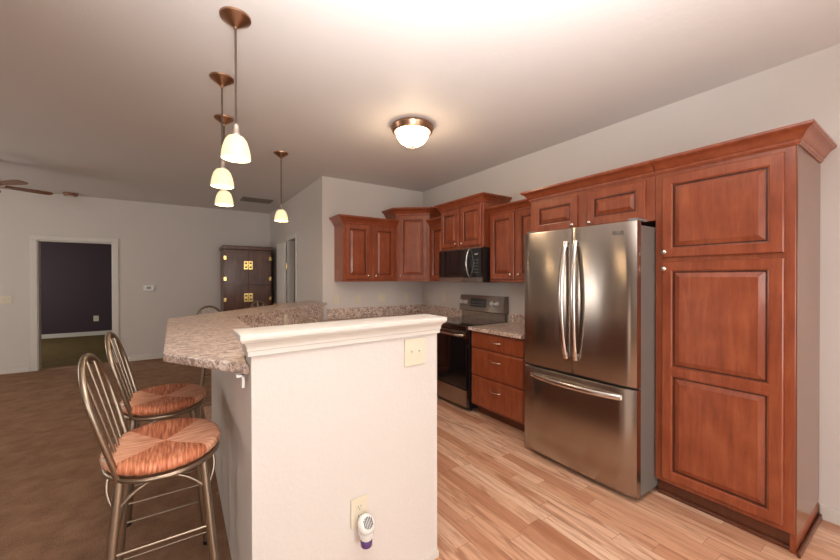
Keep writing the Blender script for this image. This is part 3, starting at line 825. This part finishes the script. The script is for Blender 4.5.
for x, k, g, lb in ((1.727, 'outlet', 1, 'cream outlet on the back wall nearest the bar end, under the left cabinet'),
                    (2.043, 'switch', 1, 'cream single switch on the back wall under the middle of the left cabinet'),
                    (2.41, 'switch', 2, 'cream double switch plate on the back wall under the left cabinet right end'),
                    (2.82, 'outlet', 1, 'cream outlet on the back wall under the corner cabinet')):
    plate('outlet' if k == 'outlet' else 'light_switch', lb, 'outlet' if k == 'outlet' else 'light switch', (x, YB - 0.0005, 1.135), 0, 0.072 if g == 1 else 0.118, 0.117, k, g, 'backsplash plates')
for y, lb in ((4.44, 'cream outlet on the right wall beside the corner, under the corner cabinet'), (4.03, 'cream outlet on the right wall under the narrow cabinet left of the range')):
    plate('outlet', lb, 'outlet', (XR - 0.0005, y, 1.14), RZ, group='backsplash plates')
p = diag(0.80, 0.019)
plate('outlet', 'dark outlet with a pale insert on the granite facing below the bar', 'outlet', (p[0], p[1], 0.985), atan2(0.7238, 0.690), 0.072, 0.115, 'outlet', 1, None, 'cream')
# faucet behind the half wall cap
p = diag(0.97, 0.10)
fa = thing('faucet', 'chrome kitchen faucet below the raised bar, just above the half wall cap', 'faucet', (p[0], p[1], 0.8705), atan2(0.7238, 0.690))
MB().lathe([(0.001, 0), (0.03, 0), (0.028, 0.012), (0.020, 0.018), (0.018, 0.06), (0.001, 0.065)], (0, 0, 0), 20).build('base', 'nickel', fa, 50)
MB().tube([(0, 0, 0.055), (0, -0.02, 0.095), (0, -0.06, 0.115), (0, -0.12, 0.112), (0, -0.17, 0.09), (0, -0.185, 0.07)], 0.010, 10).build('spout', 'nickel', fa, 50)
MB().tube([(0, 0, 0.062), (0.01, 0.012, 0.085), (0.03, 0.03, 0.110)], [0.009, 0.006, 0.005], 8).build('lever', 'nickel', fa, 50)

# far wall
plate('light_switch', 'cream three-toggle switch plate on the far wall left of the doorway', 'light switch', (-2.165, YL - 0.0005, 1.105), 0, 0.164, 0.117, 'switch', 3)
plate('outlet', 'small cream outlet on the dark purple wall inside the far room', 'outlet', (-1.74, YP - 0.0005, 0.42), 0, 0.10, 0.14)
th = thing('thermostat', 'small white thermostat on the far wall right of the doorway', 'thermostat', (-0.448, YL - 0.0005, 1.25))
MB().box(-0.075, 0.075, -0.026, -0.0005, -0.048, 0.048, 0.006).build('housing', 'white', th)
MB().box(-0.030, 0.030, -0.0275, -0.0262, -0.02, 0.026).build('screen', 'grey_screen', th)

# ------------------------------------------------------------------ armoire
ar = thing('armoire', 'dark burl wood armoire with brass plates and hinges against the far wall', 'armoire', (1.045, 7.22, 0))
aw, ad_ = 0.40, 0.58
AT = 2.005
MB().box(-aw, aw, 0, ad_, 0.08, AT - 0.07, 0.004).box(-aw + 0.02, aw - 0.02, 0.02, ad_ - 0.01, 0.0, 0.081).build('body', 'armoire', ar)
MB().box(-aw - 0.02, aw + 0.02, -0.02, ad_, AT - 0.069, AT, 0.01, 3).build('top_moulding', 'armoire', ar)
for z0, z1 in ((1.30, AT - 0.10), (0.14, 1.275)):
    for s in (-1, 1):
        x0, x1 = (-aw + 0.025, -0.002) if s < 0 else (0.002, aw - 0.025)
        dd = MB().box(x0, x1, -0.016, -0.0005, z0, z1, 0.003).build('door', 'armoire', ar)
        for zf in ((0.18, 0.80) if z0 > 1 else (0.12, 0.44, 0.79)):
            z = z0 + (z1 - z0) * (zf if z0 > 1 else (1 - zf if False else zf))
            xh = x0 - 0.002 if s < 0 else x1 + 0.002
            MB().box(xh - 0.022, xh + 0.022, -0.0205, -0.0162, z - 0.035, z + 0.035, 0.002).build('hinge', 'brass', dd)
        # half of the brass lock plate
        zc = 1.655 if z0 > 1 else 1.065
        xa, xb = (-0.075, -0.003) if s < 0 else (0.003, 0.075)
        lp = MB().box(xa, xb, -0.0205, -0.0162, zc - 0.078, zc + 0.078, 0.002).build('lock_plate', 'brass', dd)
        q = MB()
        xm_ = (xa + xb) / 2
        for dz in (-0.036, 0.036): q.lathe([(0.0005, 0), (0.017, 0), (0.017, 0.001), (0.0005, 0.001)], (xm_, -0.0206, zc + dz), 14, 'Y')
        q.build('plate_cutout', 'slot', dd)

# ------------------------------------------------------------------ bar stools
def make_stool(label):
    r = thing('bar_stool', label, 'bar stool', (0, 0, 0), 0, 'bar stools')
    RX, RY = 0.195, 0.235
    ZSEAT = 0.735
    seat = MB()
    prof = [(0.002, 0.024), (0.30, 0.026), (0.60, 0.031), (0.82, 0.036), (0.92, 0.035), (0.975, 0.029), (1.0, 0.016), (0.985, 0.004), (0.94, -0.004), (0.85, -0.006), (0.002, -0.006)]
    rings = []
    sg = 72
    for rr, h in prof:
        ring = []
        for k in range(sg):
            a = 2 * pi * k / sg
            wv = 1 + (0.010 * sin(k * pi) + 0.008 * cos(36 * a) if rr > 0.9 else 0)
            ring.append((RX * rr * wv * cos(a), RY * rr * wv * sin(a), ZSEAT + h + 0.006))
        rings.append(ring)
    seat._faces(rings, True, True, True)
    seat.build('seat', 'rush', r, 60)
    E = lambda a, k=1.0, z=0.0: (RX * k * cos(a), RY * k * sin(a), z)
    MB().tube([E(2 * pi * i / 48, 0.93, ZSEAT - 0.016) for i in range(48)], 0.0105, 8, True).build('seat_frame', 'pewter', r, 60)
    top = {}; foot = {}
    for i, (sx, sy) in enumerate(((-1, -1), (1, -1), (1, 1), (-1, 1))):
        a = (sx * 0.125, sy * 0.150, ZSEAT - 0.018); b = (sx * 0.185, sy * 0.205, 0.012)
        top[(sx, sy)] = Vector(a); foot[(sx, sy)] = Vector(b)
        lg = MB().tube([a, b], [0.0145, 0.0175], 12).build('leg', 'pewter', r, 60)
        MB().lathe([(0.001, 0), (0.019, 0), (0.020, 0.012), (0.015, 0.022), (0.001, 0.022)], (b[0], b[1], 0.0), 14).build('foot_cap', 'black', lg, 50)
    P = lambda k, z: top[k] + (foot[k] - top[k]) * ((top[k].z - z) / (top[k].z - foot[k].z))
    ks = [(-1, -1), (1, -1), (1, 1), (-1, 1)]
    for i in range(4):
        k0, k1 = ks[i], ks[(i + 1) % 4]
        MB().tube([P(k0, 0.465), P(k1, 0.465)], 0.0055, 8).build('stretcher', 'pewter', r, 60)
        MB().tube([P(k0, 0.225 + 0.02 * (i % 2)), P(k1, 0.225 + 0.02 * (i % 2))], 0.0055, 8).build('stretcher', 'pewter', r, 60)
        # arched brace between two legs
        a, b = P(k0, 0.600), P(k1, 0.600); pts = []
        for j in range(17):
            u = j / 16; q = a + (b - a) * u
            q.z = 0.600 + 0.095 * sin(pi * u) ** 0.75
            pts.append(q)
        MB().tube(pts, 0.0065, 8).build('brace', 'pewter', r, 60)
    # curled braces from the frame out to the legs
    for k in ks:
        c0 = Vector((k[0] * 0.160, k[1] * 0.120, ZSEAT - 0.02)); c1 = P(k, 0.55)
        pts = []
        for j in range(9):
            u = j / 8; q = c0 + (c1 - c0) * u; q.x += k[0] * 0.007 * sin(2 * pi * u); pts.append(q)
        MB().tube(pts, 0.0055, 8).build('brace', 'pewter', r, 60)
    # hoop back
    def lean(z): return -0.128 - 0.108 * ((z - 0.72) / 0.415) ** 1.05
    hoop = []
    zb, zt_, hw = 0.715, 1.130, 0.190
    for j in range(9):
        u = j / 9; z = zb + (0.965 - zb) * u
        hoop.append((0, -0.158 - (hw - 0.158) * sin(u * pi / 2), z))
    for j in range(19):
        a = pi * j / 18; hoop.append((0, -hw * cos(a), 0.965 + (zt_ - 0.965) * sin(a)))
    for j in range(8, -1, -1):
        u = j / 9; z = zb + (0.965 - zb) * u
        hoop.append((0, 0.158 + (hw - 0.158) * sin(u * pi / 2), z))
    MB().tube([(lean(max(z, 0.7201)), y, z) for _, y, z in hoop], 0.0105, 10).build('back_hoop', 'pewter', r, 60)
    rail = [(lean(0.80) - 0.004 - 0.012 * cos(pi * u / 2 * 0), -0.165 + 0.33 * u, 0.800 - 0.018 * sin(pi * u)) for u in [j / 12 for j in range(13)]]
    MB().tube(rail, 0.0065, 8).build('back_rail', 'pewter', r, 60)
    for y0, y1 in ((-0.075, -0.105), (0.0, 0.0), (0.075, 0.105)):
        zz = 0.965 + (zt_ - 0.965) * sqrt(max(0, 1 - (y1 / hw) ** 2))
        zlow = 0.800 - 0.018 * sin(pi * (y0 + 0.165) / 0.33)
        MB().tube([(lean(zlow + (zz - zlow) * j / 6) - 0.002, y0 + (y1 - y0) * j / 6, zlow + (zz - zlow) * j / 6) for j in range(7)], 0.0055, 8).build('spindle', 'pewter', r, 60)
    return r
st = make_stool('pewter bar stool with rush seat nearest the half wall')
st.location = (-0.052, 1.765, 0)
dup(st, (-0.070, 2.43, 0), 0, 'pewter bar stool with rush seat second along the bar, behind the nearest stool')
dup(st, (0.405, 4.07, 0), radians(-43.6), 'bar stool whose dark back top shows over the bar left of the armoire')
dup(st, (0.965, 4.64, 0), radians(-43.6), 'bar stool whose back top shows over the bar in front of the armoire')

# ------------------------------------------------------------------ lights in the room
PEND = [(0.241, 2.041, 'nearest pendant lamp with alabaster bell shade over the angled bar end', 1.845),
        (0.238, 2.710, 'second pendant lamp with alabaster bell shade, between nearest and third lamps', 1.855),
        (0.310, 3.376, 'third pendant lamp with alabaster bell shade, lowest shade in the left cluster', 1.862),
        (0.898, 3.983, 'pendant lamp hanging apart at the right, over the diagonal bar', 1.860)]
def point(name, loc, e, color, r=0.03, parent=None):
    d = bpy.data.lights.new(name, 'POINT'); d.energy = e; d.color = color; d.shadow_soft_size = r
    o = bpy.data.objects.new(name, d); COL.objects.link(o); o.location = loc
    if parent: o.parent = parent
    return o
def make_pendant(label):
    r = thing('pendant_light', label, 'pendant lamp', (0, 0, ZC), 0, 'pendant lamps over the bar')
    MB().lathe([(0.001, -0.062), (0.008, -0.062), (0.010, -0.055), (0.072, -0.010), (0.074, -0.001), (0.001, -0.001)], (0, 0, 0), 36).build('canopy', 'bronze', r, 30)
    MB().tube([(0, 0, -0.066), (0, 0, -0.555)], 0.0050, 8).build('cord', 'cord', r, 60)
    MB().lathe([(0.001, -0.545), (0.012, -0.545), (0.018, -0.560), (0.018, -0.590), (0.024, -0.596), (0.024, -0.605), (0.001, -0.605)], (0, 0, 0), 24).build('socket_cap', 'nickel', r, 50)
    prof = [(a * 0.87, b * 0.90) for a, b in ((0.024, 0.0), (0.042, -0.009), (0.058, -0.030), (0.070, -0.066), (0.077, -0.100), (0.080, -0.132), (0.076, -0.132), (0.073, -0.100), (0.066, -0.066), (0.054, -0.033), (0.039, -0.013), (0.022, -0.004))]
    sh = MB().lathe([(a, b - 0.602) for a, b in prof + prof[:1]], (0, 0, 0), 40).build('shade', 'glow', r, 40)
    MB().lathe([(0.001, -0.606), (0.012, -0.608), (0.013, -0.63), (0.022, -0.652), (0.022, -0.670), (0.014, -0.683), (0.001, -0.687)], (0, 0, 0), 18).build('bulb', 'glow_far', sh, 50)
    point('bulb_light', (0, 0, -0.72), 2.0, (1.0, 0.70, 0.42), 0.03, r)
    return r
pd = make_pendant(PEND[0][2]); pd.location = (PEND[0][0], PEND[0][1], ZC)
for x, y, lb, _ in PEND[1:]:
    dup(pd, (x, y, ZC), 0, lb)

fl = thing('ceiling_light', 'flush round ceiling light with bronze rim and lit frosted dome', 'ceiling light', (1.684, 2.625, ZC))
MB().lathe([(0.001, -0.002), (0.165, -0.002), (0.184, -0.016), (0.188, -0.030), (0.182, -0.044), (0.172, -0.064), (0.160, -0.070), (0.150, -0.058), (0.001, -0.058)], (0, 0, 0), 56).build('rim', 'bronze', fl, 30)
MB().lathe([(0.146, -0.059), (0.145, -0.074), (0.134, -0.112), (0.107, -0.150), (0.066, -0.175), (0.010, -0.184), (0.001, -0.184)], (0, 0, 0), 56).build('dome', 'glow_flush', fl, 60)
MB().lathe([(0.001, -0.1845), (0.018, -0.1845), (0.018, -0.192), (0.010, -0.197), (0.010, -0.204), (0.001, -0.208)], (0, 0, 0), 18).build('finial', 'emblem', fl, 50)
point('dome_light', (0, 0, -0.27), 8.0, (1.0, 0.74, 0.48), 0.10, fl)

fan = thing('ceiling_fan', 'brown wood ceiling fan blades at the left edge near the ceiling', 'ceiling fan', (-1.765, 5.96, 2.745))
MB().lathe([(0.001, -0.001), (0.07, -0.001), (0.06, -0.045), (0.014, -0.06), (0.014, -0.19), (0.001, -0.19)], (0, 0, 0), 24).build('canopy_rod', 'bronze', fan, 40)
MB().lathe([(0.001, -0.185), (0.06, -0.188), (0.095, -0.205), (0.10, -0.255), (0.095, -0.30), (0.06, -0.32), (0.001, -0.322)], (0, 0, 0), 32).build('motor_housing', 'bronze', fan, 40)
for k in range(5):
    a = radians(27.7 + 72 * k)
    rot = Matrix.Rotation(a, 4, 'Z')
    br = MB().box(0.08, 0.18, -0.02, 0.02, -0.298, -0.290, 0.002)
    bl = MB()
    out = [(0.13, -0.042), (0.44, -0.058), (0.50, -0.052), (0.523, -0.03), (0.527, 0.0), (0.523, 0.03), (0.50, 0.052), (0.44, 0.058), (0.13, 0.042)]
    tilt = Matrix.Rotation(radians(-9), 4, 'X')
    bl.prism(out, -0.004, 0.004)
    for v in bl.b.verts: v.co = rot @ (Matrix.Translation((0, 0, -0.285)) @ (tilt @ v.co))
    for v in br.b.verts: v.co = rot @ v.co
    bo = bl.build('blade', 'fan', fan)
    br.build('blade_bracket', 'bronze', bo)

sd = thing('smoke_detector', 'small round tan smoke detector on the ceiling near the far wall', 'smoke detector', (-1.405, 7.66, ZC))
MB().lathe([(0.001, -0.001), (0.085, -0.001), (0.086, -0.022), (0.075, -0.042), (0.001, -0.044)], (0, 0, 0), 28).build('housing', 'fan', sd, 40)
MB().lathe([(0.022, -0.0435), (0.040, -0.0435), (0.038, -0.047), (0.024, -0.047), (0.022, -0.0435)], (0, 0, 0), 24).build('sensor_ring', 'cream', sd, 40)

vt = thing('ceiling_vent', 'dark return air vent grille in the ceiling before the far wall', 'vent', (1.09, 6.60, ZC))
vx, vy = 0.235, 0.16
MB().box(-vx, vx, -vy, -vy + 0.025, -0.012, -0.001).box(-vx, vx, vy - 0.025, vy, -0.012, -0.001).box(-vx, -vx + 0.025, -vy + 0.025, vy - 0.025, -0.012, -0.001).box(vx - 0.025, vx, -vy + 0.025, vy - 0.025, -0.012, -0.001).build('frame', 'vent', vt)
g = MB()
for i in range(14):
    y = -vy + 0.035 + i * (2 * vy - 0.07) / 13
    g.box(-vx + 0.025, vx - 0.025, y - 0.0015, y + 0.0085, -0.010, -0.008)
g.build('louvres', 'vent', vt)
MB().box(-vx + 0.025, vx - 0.025, -vy + 0.025, vy - 0.025, -0.003, -0.001).build('backing', 'slot', vt)
